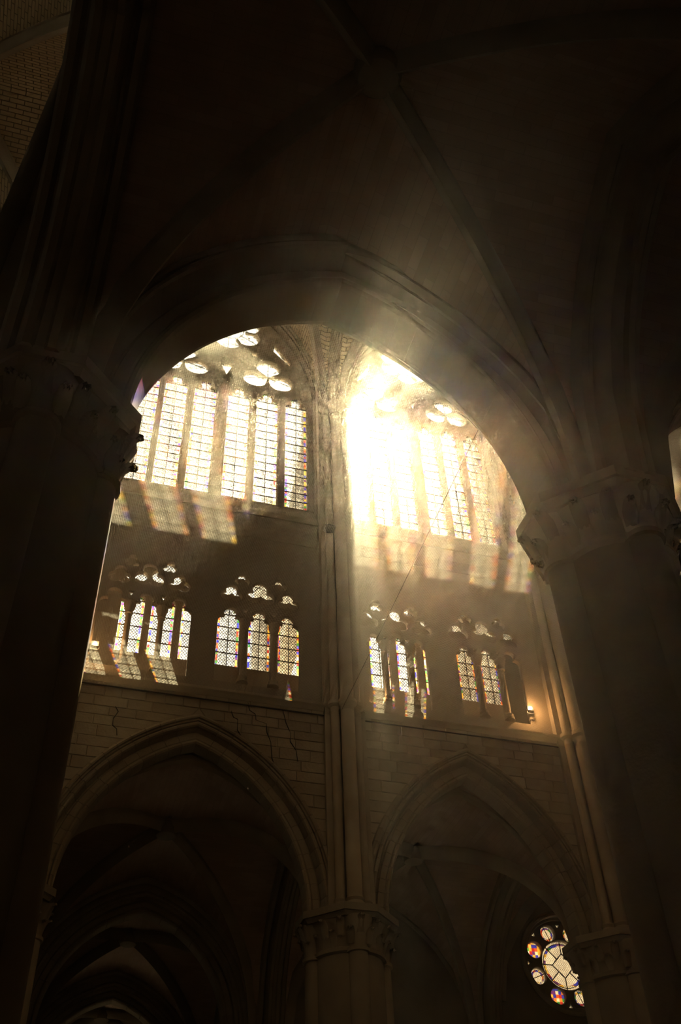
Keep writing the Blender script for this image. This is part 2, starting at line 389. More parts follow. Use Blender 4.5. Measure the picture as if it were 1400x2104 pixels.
# ------------------------------------------------------------------ far wall: spandrels with coursed ashlar
def ashlar(root, x0, x1, z0, z1, y, arch, hcourse=0.33, limit=300):
    """arch = (cx, a, zs, h): stones are trimmed against it"""
    cx, a, zs, h = arch; z = z0; k = 0; stones = []
    while z < z1-0.05:
        hc = min(hcourse*rnd.uniform(0.85, 1.15), z1-z)
        if z1-z-hc < 0.15: hc = z1-z
        wl, wu = arch_halfwidth(z, a, zs, h), arch_halfwidth(z+hc, a, zs, h)
        spans = [(x0, x1, 0, 0)] if wl <= 0 else [(x0, cx-wl, 0, wl-wu), (cx+wl, x1, wl-wu, 0)]
        for xa, xb, la, lb in spans:
            x = xa; first = True
            if k % 2: x -= 0.3
            while x < xb-0.02:
                w = rnd.uniform(0.45, 0.95); xe = x+w
                if xb-xe < 0.3: xe = xb
                s0, s1 = max(x, xa), xe
                if s1-s0 > 0.06:
                    t0 = s0-(la if s0 <= xa+1e-6 else 0); t1 = s1+(lb if s1 >= xb-1e-6 else 0)
                    if wl > 0 and wu <= 0: t0 = max(t0, cx) if s0 >= cx else t0; t1 = min(t1, cx) if s1 <= cx else t1
                    stones.append(((s0, s1, t0, t1, z, z+hc)))
                x = xe
        z += hc; k += 1
    for s0, s1, t0, t1, za, zb in stones:
        g = 0.009; pr = rnd.uniform(0.0, 0.028); c = 0.012
        v0 = [(s0+g, za+g), (s1-g, za+g), (t1-g, zb-g), (t0+g, zb-g)]
        mx, mz = sum(p[0] for p in v0)/4, sum(p[1] for p in v0)/4
        v = [(px, y+0.05, pz) for px, pz in v0]+[(px, y-pr+c, pz) for px, pz in v0]
        v += [(px+(c if px < mx else -c), y-pr, pz+(c if pz < mz else -c)) for px, pz in v0]
        f = [(i+4*j, (i+1) % 4+4*j, (i+1) % 4+4*(j+1), i+4*(j+1)) for j in range(2) for i in range(4)]+[(8, 9, 10, 11)]
        f = [q for q in f]
        me = mesh('stone_block', [(px-mx, py, pz-mz) for px, py, pz in v], f); bm = bmesh.new(); bm.from_mesh(me); bmesh.ops.recalc_face_normals(bm, faces=bm.faces); bm.to_mesh(me); bm.free()
        link('stone_block', me, 'ashlar', root, (mx, 0, mz))
    return len(stones)
far_arches = [(3.34, 3.14), (11.38, 2.68), (18.85, 2.68)]
names = ['left', 'right', 'end']
LAB = ['coursed stone spandrel wall over the wide pointed arch', 'coursed stone spandrel wall over the narrower pointed arch', 'stone spandrel wall of the far bay behind the clustered pier']
for i in range(3):
    cx, a = far_arches[i]; x0, x1 = FAR_PIERS[i], FAR_PIERS[i+1]
    h = Z_FAPX-Z_FSPR
    root = empty('wall_far_'+names[i], ((x0+x1)/2, YF, Z_FSPR), LAB[i], 'wall', None, 'structure')
    root.location = (0, 0, 0)
    if i == 0: FIRST_BAY = root
    A, H = a+0.74, h+0.74*1.05
    out = [(x0, Z_FSPR)]+arch_poly(cx, A, Z_FSPR, H)+[(x1, Z_FSPR), (x1, Z_STR), (x0, Z_STR)]
    plate('wall_core', out, [], YF+0.03, 0.9, 'stone', root)
    if i < 2: ashlar(root, x0+0.5, x1-0.5, Z_FSPR, Z_STR-0.14, YF+0.02, (cx, a+0.76, Z_FSPR, h+0.80))
    arcade_arch('arcade_arch', cx, a, Z_FSPR, h, arch_profile(YP, 0.28, 0.47), 15,
                ['wide pointed arch of the far arcade left of the middle pier', 'narrow pointed arch of the far arcade right of the middle pier', 'pointed far arch hidden behind the near clustered pier'][i])
M['crack'] = plain('open_crack', (0.03, 0.022, 0.015), 1.0)
for pts in ([(1.03, 15.6), (1.12, 15.45), (1.02, 15.2), (1.03, 15.0), (1.15, 14.9), (1.18, 14.7)], [(4.72, 16.3), (4.78, 16.05), (4.95, 15.95), (4.97, 15.75), (5.28, 15.68), (5.3, 15.4), (5.42, 15.1), (5.46, 14.6), (5.55, 14.35)],
            [(5.75, 16.25), (5.85, 15.8), (5.98, 15.5), (5.98, 15.2), (6.15, 14.95), (6.2, 14.6)], [(4.25, 15.95), (4.32, 15.75), (4.45, 15.7), (4.45, 15.35), (4.55, 15.2)]):
    b = MB(); n = len(pts)
    l = [(x+0.006+0.008*(q % 2), YF+0.05, z+E_) for q, (x, z) in enumerate(pts)]; r = [(x-0.006, YF+0.05, z+E_) for x, z in pts]
    v = [(x, YF-0.012, z) for x, _, z in l]+[(x, YF-0.012, z) for x, _, z in r]+l+r
    b.add(v, [(i, i+1, n+i+1, n+i) for i in range(n-1)]+[(i, 2*n+i, 2*n+i+1, i+1) for i in range(n-1)]+[(n+i, n+i+1, 3*n+i+1, 3*n+i) for i in range(n-1)])
    b.build('crack', 'crack', FIRST_BAY)
pier('arcade_pier', FAR_PIERS[1], YP, 'far arcade pier with leafy capital in the middle between the arches', hw=1.11, zs=Z_FSPR)
pier('arcade_pier', FAR_PIERS[2], YP, 'far arcade pier beside the round rose window', hw=1.11, zs=Z_FSPR)
pier('arcade_pier', FAR_PIERS[0], YP, 'far arcade pier hidden at the edge of the near pillar', hw=1.11, zs=Z_FSPR)
#pier('arcade_pier', FAR_PIERS[3], YP, 'far arcade pier at the end of the wall', hw=1.11, zs=Z_FSPR, leaves=False)

# wall shafts rising from the far capitals to the high vault
def wall_shaft(x, label):
    root = empty('wall_shaft', (x, YF, 0), label, 'column', 'clustered wall shafts')
    b = MB(); b.box(-0.62, 0.62, -0.12, 0.2, Z_FSPR, Z_HIGH_SPR+3); b.build('pilaster', 'stone', root)
    for dx, dy, r in ((0, -0.36, 0.2), (-0.33, -0.2, 0.13), (0.33, -0.2, 0.13)):
        b = MB(); zt = Z_HIGH_SPR
        b.lathe([(r+0.07, Z_FSPR), (r+0.07, Z_FSPR+0.12), (r+0.02, Z_FSPR+0.18), (r+0.05, Z_FSPR+0.25), (r, Z_FSPR+0.32), (r, Z_STR-0.12), (r+0.09, Z_STR-0.06), (r+0.09, Z_STR+0.06), (r, Z_STR+0.12),
                 (r, zt-0.5), (r+0.05, zt-0.48), (r+0.05, zt-0.42), (r+0.02, zt-0.38), (r+0.14, zt-0.05), (r+0.16, zt), (r+0.16, zt+0.15)], dx, dy, n=16)
        b.build('shaft', 'stone', root, True)
    return root
for x, l in ((FAR_PIERS[1], 'clustered wall shaft rising between the two tall windows'), (FAR_PIERS[2], 'clustered wall shaft at the outer side of the second tall window'), (FAR_PIERS[0], 'clustered wall shaft behind the dark near pillar')):
    wall_shaft(x, l)
# string course
b = MB(); prof = [(YF+0.3, Z_STR-0.16), (YF-0.02, Z_STR-0.16), (YF-0.10, Z_STR-0.06), (YF-0.16, Z_STR-0.02), (YF-0.16, Z_STR+0.06), (YF-0.06, Z_STR+0.13), (YF+0.3, Z_STR+0.16)]
b.prism_x(prof, FAR_PIERS[0], FAR_PIERS[3]); tag(b.build('trim_1', 'stone'), 'moulded string course running under the small windows', 'moulding', kind='structure')

# ------------------------------------------------------------------ triforium: open arcade in front, glazed wall behind
Z_TF, Z_TT = Z_STR+0.15, 22.9+E_                     # passage floor, underside of its roof
YR = 25.6                                           # plane of the rear glass
Z_FS = 17.0+E_                                      # front sill
def unit_outline(x0, x1, zs, ztop): 
    return arch_poly((x0+x1)/2, (x1-x0)/2, zs, ztop-zs, 12)
def light_group(xs, w, zspr, k=1.0):
    """tracery over three lights: a centre trefoil, two flanking trefoils, two small triangles"""
    c = xs[1]; top = zspr+1.3*w; P = xs[1]-xs[0]
    holes = [foil(c, top+0.64*k, 3, 0.22*k, 0.22*k, math.pi/2)]
    for s in (-1, 1):
        holes.append(foil(c+s*0.82*k, top+0.52*k, 3, 0.16*k, 0.165*k, math.pi/2))
        holes.append(foil(c+s*0.54*k, top+1.08*k, 3, 0.11*k, 0.115*k, math.pi/2))
        holes.append([(c+s*P*0.5-0.08*k, top+0.02*k), (c+s*P*0.5+0.08*k, top+0.02*k), (c+s*P*0.5, top-0.13*k)])
    return holes
UNITS = [  # front: x0, x1, colonnettes;  rear lights (x0, x1) of the same unit, measured on their own planes
    (0.03, 2.96, (1.01, 1.98), ((0.79, 1.55), (1.77, 2.52), (2.75, 3.50))),
    (3.62, 6.36, (4.53, 5.46), ((3.92, 4.68), (4.96, 5.70), (5.96, 6.69))),
    (8.42, 10.58, (9.06, 9.93), ((9.12, 9.80), (10.06, 10.78), (11.05, 11.72))),
    (11.47, 13.86, (12.22, 13.04), ((12.26, 12.94), (13.13, 13.80), (14.0, 14.65))),
]
for i in range(3):
    x0, x1 = FAR_PIERS[i], FAR_PIERS[i+1]
    root = empty('wall_triforium_front_'+names[i], (0, 0, 0), ['front arcade wall of the gallery over the wide arch', 'front arcade wall of the gallery over the narrower arch', 'gallery front of the far bay'][i], 'wall', None, 'structure')
    holes = []
    us = UNITS[2*i:2*i+2]
    for (ux0, ux1, cols, rl) in us:
        zs = 19.25+E_
        edges = [ux0]+list(cols)+[ux1]
        cxs = []
        for q in range(3):
            c = (edges[q]+edges[q+1])/2; w = (edges[q+1]-edges[q])/2-0.07; cxs.append(c)
            holes.append(lancet(c, w, zs, Z_FS))
        holes += light_group(cxs, (edges[1]-edges[0])/2-0.07, zs, 1.12)
    plate('tracery_wall', [(x0, Z_TF), (x1, Z_TF), (x1, Z_TT), (x0, Z_TT)], holes, YF+0.1, 0.16, 'stone', root, 0.02)
    for (ux0, ux1, cols, rl) in us:
        for c in cols:
            b = MB(); r = 0.085
            b.lathe([(0.17, Z_FS-0.02), (0.17, Z_FS+0.06), (0.12, Z_FS+0.10), (0.15, Z_FS+0.17), (r, Z_FS+0.24), (r, 18.85+E_), (r+0.04, 18.88+E_), (r+0.02, 18.93+E_), (r+0.09, 19.15+E_), (r+0.1, 19.28+E_)], c, YF+0.06, n=14)
            b.build('colonnette', 'stone', root, True)
# passage floor, roof, cross walls
b = MB(); b.box(FAR_PIERS[0], FAR_PIERS[3], YF+0.3, YR+0.3, Z_TF-0.35, Z_TF); tag(b.build('floor_gallery', 'stone'), 'stone floor of the narrow gallery behind the small arches', 'floor', kind='structure')
b = MB(); b.box(FAR_PIERS[0], FAR_PIERS[3], YF+0.1, YR+0.6, Z_TT, Z_TT+0.5); tag(b.build('ceiling_gallery', 'stone'), 'stone slab roof over the narrow gallery', 'ceiling', kind='structure')

# ------------------------------------------------------------------ glazing helper
def glaze_lancet(root, cx, w, z0, zs, y, rows, border, mat, pane_group='pane', name='light', heads=True, lattice=True):
    """iron bars (the part) with panes, white edge strips and coloured borders under it"""
    b = MB(); top = zs+1.35*w
    for r in range(rows+1):
        z = z0+(zs-z0)*r/rows; b.box(cx-w-0.02, cx+w+0.02, y-0.05, y-0.02, z-0.014, z+0.014)
    b.box(cx-0.012, cx+0.012, y-0.05, y-0.02, z0, top)
    bars = b.build('glazing_bars', 'iron', root, fix=False); bars['kind'] = 'stuff'
    zz = (zs-z0)/rows
    xi = w-border
    if border:
        b = MB(); ew = border*0.28
        for s in (-1, 1):
            xa, xb = cx+s*(w+0.03), cx+s*(w-ew); b.box(min(xa, xb), max(xa, xb), y, y+0.01, z0-0.03, zs+0.05)
        o = b.build('edge_strip', 'edge_glass', bars, fix=False); o['kind'] = 'stuff'
        b = MB()
        for s in (-1, 1):
            xa, xb = cx+s*(w-ew), cx+s*xi; b.box(min(xa, xb), max(xa, xb), y, y+0.01, z0, zs)
        o = b.build('coloured_border', 'border_glass', bars, fix=False); o['kind'] = 'stuff'
    key = (round(xi, 3), round(zz, 3), mat)
    if key not in PANES:
        b = MB(); b.box(-xi/2+0.001, xi/2-0.001, 0, 0.01, -zz/2+0.001, zz/2-0.001); me = mesh('pane', b.v, b.f); me.materials.append(M[mat]); PANES[key] = me
    for r in range(rows):
        for s in (-1, 1): link('pane', PANES[key], None, bars, (cx+s*xi/2, y, z0+zz*(r+0.5)))
    if heads:
        hp = lancet_head(cx, w, zs); hp = [(cx+(x-cx)*1.04, z+(0.02 if z > zs+0.01 else 0)) for x, z in hp]
        for s in (-1, 1):
            b = MB(); b.prism_y(clip_half(hp, cx, s), y, y+0.01); b.build('pane', mat, bars)
        if border:
            hp2 = [(cx+(x-cx)*0.80, zs+(z-zs)*0.80) for x, z in lancet_head(cx, w, zs)]
            ring = []
            b = MB(); n = len(hp2); hp1 = [(cx+(x-cx)*0.93, zs+(z-zs)*0.93) for x, z in lancet_head(cx, w, zs)]
            for q in range(n-1):
                b.prism_y([hp1[q], hp1[q+1], hp2[q+1], hp2[q]], y-0.014, y-0.004)
            o = b.build('coloured_border', 'border_glass', bars); o['kind'] = 'stuff'
    return bars
PANES = {}
def glaze_shape(root, poly, y, mat, bars=None, k=1.06, border=True):
    b = MB(); b.prism_y(grow(poly, k), y, y+0.01); g = b.build('pane', mat, root)
    if bars:
        b = MB()
        for (xa, za), (xb, zb) in bars: b.tube((xa, y-0.035, za), (xb, y-0.035, zb), 0.014, 6)
        o = b.build('glazing_bars', 'iron', g, fix=False); o['kind'] = 'stuff'
    return g

# rear glazed wall of the gallery, one window per group of three lights
TLAB = ['three-light gallery window half hidden by slim colonnettes near the dark pillar', 'three-light gallery window with diamond leading in full view over the wide arch',
        'three-light gallery window right of the middle shaft with glowing sill', 'three-light gallery window nearest the second gallery lamp']
for i in range(3):
    x0, x1 = FAR_PIERS[i]-0.05, FAR_PIERS[i+1]
    root = empty('wall_triforium_rear_'+names[i], (0, 0, 0), ['rear wall of the gallery over the wide arch', 'rear wall of the gallery over the narrower arch', 'rear gallery wall of the far bay'][i], 'wall', None, 'structure')
    holes = []
    zs, z0 = 20.72+E_, 18.66+E_
    for gi, (ux0, ux1, cols, rl) in enumerate(UNITS[2*i:2*i+2]):
        xs = [(a_+b_)/2 for a_, b_ in rl]; nl = 2 if (i, gi) == (1, 1) else 3; w = sum((b_-a_)/2 for a_, b_ in rl)/3
        win = empty('window_%d' % (4+2*i+gi), (0, 0, 0), TLAB[2*i+gi], 'window', 'gallery windows', 'structure')
        hs = [lancet(c, w, zs, z0) for c in xs[:nl]]; tr = light_group(xs, w, zs, 1.2)
        holes += hs+tr
        for c in xs[:nl]: glaze_lancet(win, c, w, z0, zs, YR+0.10, 4, 0.085, 'glass_trif')
        for q, p in enumerate(tr):
            cxx = sum(a_ for a_, _ in p)/len(p); czz = sum(b_ for _, b_ in p)/len(p)
            glaze_shape(win, p, YR+0.10, 'glass_trif', [((cxx-0.3, czz+0.16), (cxx+0.3, czz-0.02)), ((cxx-0.3, czz-0.2), (cxx+0.05, czz+0.3))] if q == 0 else None)
    plate('tracery_wall', [(x0, Z_TF-0.2), (x1, Z_TF-0.2), (x1, Z_TT+0.1), (x0, Z_TT+0.1)], holes, YR, 0.20, 'stone', root, 0.02)

# ------------------------------------------------------------------ clerestory windows
YG = 24.8
CL = [([0.48, 1.56, 2.70, 4.02, 5.165, 6.325], 0.43, 3.42, 1.0, 3.62), ([8.77, 9.70, 10.675, 11.85, 12.81, 13.805], 0.35, 11.28, 0.87, 3.08), ([16.15, 17.08, 18.05, 19.22, 20.18, 21.17], 0.35, 18.66, 0.87, 3.08)]
CLAB = ['tall six-light tracery window over the wide arch, blue and amber glass borders', 'tall six-light tracery window over the narrower arch, washed out by the sun', 'tall six-light tracery window mostly hidden behind the right clustered pier']
for i, (xs, w, c, k, hw) in enumerate(CL):
    win = empty('window_%d' % (i+1), (0, 0, 0), CLAB[i], 'window', None, 'structure')
    zs = 30.9+E_ if i == 0 else 30.95+E_
    holes = [lancet(x, w, zs, Z_SILL) for x in xs]
    tre = []; 
    for s, g in ((-1, xs[:3]), (1, xs[3:])):
        cx = c+s*1.72*k if i == 0 else c+s*1.56
        tz = 32.47+E_
        tre.append(foil(cx, tz, 3, 0.56*k, 0.45*k, math.pi/2, 60, 1.08, 0.98))
    ros = foil(c, 35.25+E_, 6, 0.86*k, 0.52*k, math.pi/6, 96, 1.0, 1.0)
    tri = [(c-0.27*k, 32.86+E_), (c+0.29*k, 32.86+E_), (c+0.02, 32.10+E_)] if i == 0 else [(c-0.03, 32.8+E_), (c+0.22, 32.8+E_), (c+0.10, 32.42+E_)]
    side = [[(c+s*1.96*k, 34.80+E_), (c+s*2.66*k, 33.60+E_), (c+s*2.62*k, 33.50+E_), (c+s*1.92*k, 34.28+E_)] for s in (-1, 1)]
    small = [circle(c+s*1.12*k, 33.86+E_-0.1, 0.11*k, 12) for s in (-1, 1)]
    h_ap = 37.6+E_-(31.0+E_)
    out = arch_poly(c, hw, 31.0+E_, h_ap, 16, Z_SILL-0.05)
    plate('tracery', out, holes+tre+[ros, tri]+side+small, YG-0.13, 0.28, 'stone', win, 0.05)
    for x in xs: glaze_lancet(win, x, w, Z_SILL, zs, YG, 13, 0.105, 'glass')
    for p in tre:
        cx = sum(a for a, _ in p)/len(p); cz = 32.47+E_
        glaze_shape(win, p, YG, 'glass_clear', [((cx-0.95*k, cz-0.28*k), (cx, cz)), ((cx+0.95*k, cz-0.28*k), (cx, cz)), ((cx, cz), (cx, cz+0.9*k))], 1.05)
    R0 = 0.62*k; cz = 35.25+E_
    ring = [((c+R0*math.cos(q*math.pi/9), cz+R0*math.sin(q*math.pi/9)), (c+R0*math.cos((q+1)*math.pi/9), cz+R0*math.sin((q+1)*math.pi/9))) for q in range(18)]
    spokes = [((c+R0*math.cos(q*math.pi/3+math.pi/6), cz+R0*math.sin(q*math.pi/3+math.pi/6)), (c+1.35*k*math.cos(q*math.pi/3+math.pi/6), cz+1.35*k*math.sin(q*math.pi/3+math.pi/6))) for q in range(6)]
    glaze_shape(win, ros, YG, 'glass_clear', ring+spokes, 1.04)
    for p in [tri]+side+small: glaze_shape(win, p, YG, 'glass_clear', None, 1.12)
    # cusp stems dividing the rosette lobes
    b = MB()
    for q in range(6):
        t = q*math.pi/3; b.tube((c+0.70*k*math.cos(t), YG, cz+0.70*k*math.sin(t)), (c+1.15*k*math.cos(t), YG, cz+1.15*k*math.sin(t)), 0.07, 8)
    o = b.build('cusps', 'stone', win, True, fix=False); o['kind'] = 'stuff'

# wall around the clerestory windows
for i in range(3):
    x0, x1 = FAR_PIERS[i], FAR_PIERS[i+1]; xs, w, c, k, hw = CL[i]
    root = empty('wall_clerestory_'+names[i], (0, 0, 0), ['upper wall round the first tall window', 'upper wall round the second tall window', 'upper wall round the hidden tall window'][i], 'wall', None, 'structure')
    hole = arch_poly(c, hw-0.06, 31.0+E_, 6.5, 16, Z_SILL-0.95)
    plate('wall_core', [(x0, Z_TT+0.4), (x1, Z_TT+0.4), (x1, 43.0), (x0, 43.0)], [hole], YF+0.28, 1.0, 'stone', root)
    b = MB(); xa, xb = c-hw, c+hw
    b.prism_x([(YF+0.22, Z_SILL-1.1), (YF+0.22, Z_SILL-0.85), (YG-0.1, Z_SILL-0.03), (YG+0.45, Z_SILL-0.03), (YG+0.45, Z_SILL-1.1)], xa, xb); b.build('sill', 'stone', root)
    # nook shafts beside the opening
    for s in (-1, 1):
        b = MB(); xx = c+s*(hw-0.02)
        b.lathe([(0.07, Z_SILL), (0.07, 30.9+E_), (0.12, 31.05+E_)], xx, YF+0.30, n=10); b.build('nook_shaft', 'stone', root, True)
    b = MB(); path = [(x, YF+0.26, z) for x, z in arch_poly(c, hw+0.05, 31.0+E_, 6.7, 16)]
    b.sweep(path, [(-0.10, -0.06), (0.0, -0.09), (0.10, -0.06), (0.10, 0.06), (-0.10, 0.06)], (0, 1, 0)); b.build('arch_roll', 'stone', root, True)

# ------------------------------------------------------------------ vaults
def fprof(H, a):
    h = H/a; R = (1+h*h)/2; n = math.sqrt(max(1e-6, 2*R-1))
    return lambda u: math.sqrt(max(0.0, R*R-(min(1, max(0, u))+R-1)**2))/n
def vault(name, x0, x1, y0, y1, zs, zc, label, mat, xc=None, yc=None, rib=0.15, kind='structure', N=18):
    root = empty(name, (0, 0, 0), label, 'vault', None, kind)
    xc = (x0+x1)/2 if xc is None else xc; yc = (y0+y1)/2 if yc is None else yc
    H = zc-zs; f = fprof(H, min(x1-x0, y1-y0)/2)
    def pt(sx, sy):                 # -1..1 from the crown
        hx = (x1-xc) if sx > 0 else (xc-x0); hy = (y1-yc) if sy > 0 else (yc-y0)
        u = min(abs(sx), abs(sy)); return (xc+sx*hx, yc+sy*hy, zs+H*f(u))
    arc = [0.0]
    hm = min(x1-x0, y1-y0)/2
    for q in range(1, 41):
        u0, u1 = (q-1)/40, q/40; arc.append(arc[-1]+math.hypot(hm/40, H*(f(u1)-f(u0))))
    def al(u): t = u*40; i = min(39, int(t)); return arc[i]+(arc[i+1]-arc[i])*(t-i)
    for web in range(4):
        v = []; uv = []; fc = []
        for i in range(N+1):
            s = i/N
            for j in range(N+1):
                q = 2*j/N-1
                sx, sy = [(s, q*s), (-s, q*s), (q*s, s), (q*s, -s)][web]
                v.append(pt(sx, sy)); uv.append((s*(x1-x0 if web < 2 else y1-y0)/2, al(abs(q*s))))
        M1 = N+1
        fc = [(i*M1+j, i*M1+j+1, (i+1)*M1+j+1, (i+1)*M1+j) for i in range(1, N) for j in range(N)]
        fc += [(0, M1+j, M1+j+1) for j in range(N)]
        n = len(v); v += [(x, y, z+0.22) for x, y, z in v]; uv = uv+uv
        fc += [tuple(i+n for i in q[::-1]) for q in fc]
        me = mesh('web', v, fc, True, uv); link('web', me, mat, root)
    prof = [(-rib, 0.10), (-rib, -0.06), (-rib*1.0, -0.10), (-rib*0.55, -0.20), (-rib*0.3, -0.30), (0, -0.34), (rib*0.3, -0.30), (rib*0.55, -0.20), (rib, -0.10), (rib, -0.06), (rib, 0.10)]
    for sx in (-1, 1):
        for sy in (-1, 1):
            b = MB(); b.sweep([pt(sx*(1-q/20*0.97), sy*(1-q/20*0.97)) for q in range(21)], prof); b.build('rib', 'stone', root, True)
    b = MB(); b.lathe([(0.12, zc-0.46), (0.30, zc-0.42), (0.36, zc-0.30), (0.36, zc-0.12), (0.28, zc-0.02), (0.28, zc+0.1)], xc, yc, n=18); b.build('boss', 'stone', root, True)
    # wall ribs hugging the two long sides
    for sy in (-1, 1):
        b = MB(); b.sweep([(p[0], p[1]-sy*0.08, p[2]-0.02) for p in [pt(-1+q/12, sy) for q in range(25)]], [(-0.1, 0.08), (-0.1, -0.06), (0, -0.14), (0.1, -0.06), (0.1, 0.08)], (0, -1, 0)); b.build('wall_rib', 'stone', root, True)
    return root, pt
def transverse(name, x, y0, y1, zs, zc, hw, depth, label, yc=None):
    H = zc-zs; f = fprof(H, (y1-y0)/2); yc = yc or (y0+y1)/2
    root = empty(name, (0, 0, 0), label, 'arch', 'transverse vault arches', 'structure')
    path = []
    for q in range(33):
        s = -1+q/16; hy = (y1-yc) if s > 0 else (yc-y0); path.append((x, yc+s*hy, zs+H*f(abs(s))))
    d = depth
    prof = [(-hw, 0.2), (-hw, -d*0.25), (-hw+0.06, -d*0.42), (-hw+0.16, -d*0.45), (-hw+0.22, -d*0.30), (-hw*0.52, -d*0.36), (-hw*0.48, -d*0.85), (-hw*0.36, -d), (-hw*0.18, -d), (-hw*0.1, -d*0.86),
            (hw*0.1, -d*0.86), (hw*0.18, -d), (hw*0.36, -d), (hw*0.48, -d*0.85), (hw*0.52, -d*0.36), (hw-0.22, -d*0.30), (hw-0.16, -d*0.45), (hw-0.06, -d*0.42), (hw, -d*0.25), (hw, 0.2)]
    b = MB(); b.sweep(path, prof, (1, 0, 0)); b.build('moulded_arch', 'stone', root, True)
    return root

# ---- near aisle: arcade, vaults
h = Z_APX-Z_SPR
near_openings = [(3.03, 3.03), (11.08, 2.99)]
arcade_arch('arcade_arch', 3.03, 3.03, Z_SPR, h, arch_profile(NEAR_Y-0.05, 0.45, 0.85, False), 15, 'great dark near arch framing the sunlit windows', joint=0.0005)
arcade_arch('arcade_arch', 11.08, 2.99, Z_SPR, h, arch_profile(NEAR_Y-0.05, 0.45, 0.85, False), 15, 'next near arch showing a strip of lit netting at the picture edge')
out = [(-1.0, Z_SPR)]+arch_poly(3.03, 3.75, Z_SPR, h+0.78)+[(7.05, Z_SPR)]+arch_poly(11.08, 3.71, Z_SPR, h+0.78)+[(15.1, Z_SPR), (23.3, Z_SPR), (23.3, 43), (-1.0, 43)]
nw = []
for c in (3.0, 11.1, 18.6): nw.append(arch_poly(c, 2.9, 31.0+E_, 6.0, 10, Z_SILL))
wn = empty('wall_near', (0, 0, 0), 'dark near wall above the arches, its arcade in silhouette', 'wall', None, 'structure')
plate('wall_core', out, nw, NEAR_Y-0.62, 1.2, 'stone', wn)
for i, c in enumerate((3.0, 11.1, 18.6)):
    win = empty('window_%d' % (10+i), (0, 0, 0), ['north', 'second north', 'third north'][i]+' upper window opposite the tall tracery windows', 'window', None, 'structure')
    hs = [lancet(c+d, 0.38, 30.7+E_, Z_SILL+0.1) for d in (-2.25, -1.1, 0, 1.1, 2.25)]
    plate('tracery', arch_poly(c, 2.96, 31.0+E_, 6.05, 10, Z_SILL-0.05), hs+[foil(c, 34.2+E_, 6, 0.8, 0.5, 0)], NEAR_Y-0.2, 0.4, 'stone', win, 0.05)
    for p in hs+[foil(c, 34.2+E_, 6, 0.8, 0.5, 0)]: glaze_shape(win, p, NEAR_Y, 'glass_clear', None, 1.03)
pier('near_pier', NEAR_PIERS[1], NEAR_Y, 'great dark clustered pier with leafy capital right of the big arch', hw=1.05)
LEFT_PIER = pier('near_pier', NEAR_PIERS[0], NEAR_Y, 'great dark clustered pier with leafy capital left of the big arch', hw=1.05)
pier('near_pier', NEAR_PIERS[2], NEAR_Y, 'dark near pier beyond the picture edge', hw=1.05, leaves=False)
AV0, AV1 = 2.45, 8.55
ZA = 15.25+E_
vault('ceiling_aisle', -0.7, 6.55, AV0, AV1, Z_SPR, ZA, 'dark ribbed aisle vault overhead with a round boss', 'vault', xc=2.65)
vault('ceiling_aisle_next', 7.55, 14.6, AV0, AV1, Z_SPR, ZA, 'dark ribbed aisle vault beyond the right transverse arch', 'vault')
transverse('transverse_arch', -1.22, AV0, AV1, Z_SPR, ZA-0.05, 0.56, 0.62, 'broad moulded transverse arch springing from the left pier')
transverse('transverse_arch', 7.05, AV0, AV1, Z_SPR, ZA-0.05, 0.56, 0.62, 'broad moulded transverse arch springing from the right pier')
# outer aisle behind the viewer
vault('ceiling_aisle_outer', -0.7, 6.55, -6.0, 0.8, Z_SPR, ZA, 'aisle vault behind the viewer', 'vault', N=10)
vault('ceiling_aisle_outer_next', 7.55, 14.6, -6.0, 0.8, Z_SPR, ZA, 'second aisle vault behind the viewer', 'vault', N=10)
for x in (NEAR_PIERS[0], NEAR_PIERS[1]):
    pier('aisle_pier', x-(1.2 if x < 0 else 0.2), 1.62, 'aisle pier standing behind the viewer on the '+('crossing' if x < 0 else 'far')+' side', hw=0.8, leaves=False)
out = [(-3.0, Z_SPR)]+arch_poly(2.43, 3.7, Z_SPR, h+0.3)+[(7.05, Z_SPR)]+arch_poly(11.08, 3.0, Z_SPR, h)+[(15.1, Z_SPR), (23.3, Z_SPR), (23.3, 18.0), (-3.0, 18.0)]
wo = empty('wall_aisle_arcade', (0, 0, 0), 'arcade wall between the two near aisles', 'wall', None, 'structure'); plate('wall_core', out, [], 0.85, 1.55, 'stone', wo)
b = MB(); b.box(-1.9, 23.4, -6.4, NEAR_Y-0.3, 17.9, 18.4); tag(b.build('roof_aisle', 'stone'), 'closed roof slab over the near aisles', 'roof', kind='structure')
b = MB(); b.box(-1.6, 23.4, -6.5, -6.0, 0, 18.2); tag(b.build('wall_back', 'stone'), 'plain outer aisle wall behind the viewer', 'wall', kind='structure')
b = MB(); b.box(14.7, 15.3, -6.2, NEAR_Y-0.7, 0, 18.2); tag(b.build('wall_aisle_end', 'stone'), 'cross wall closing the near aisle', 'wall', kind='structure')
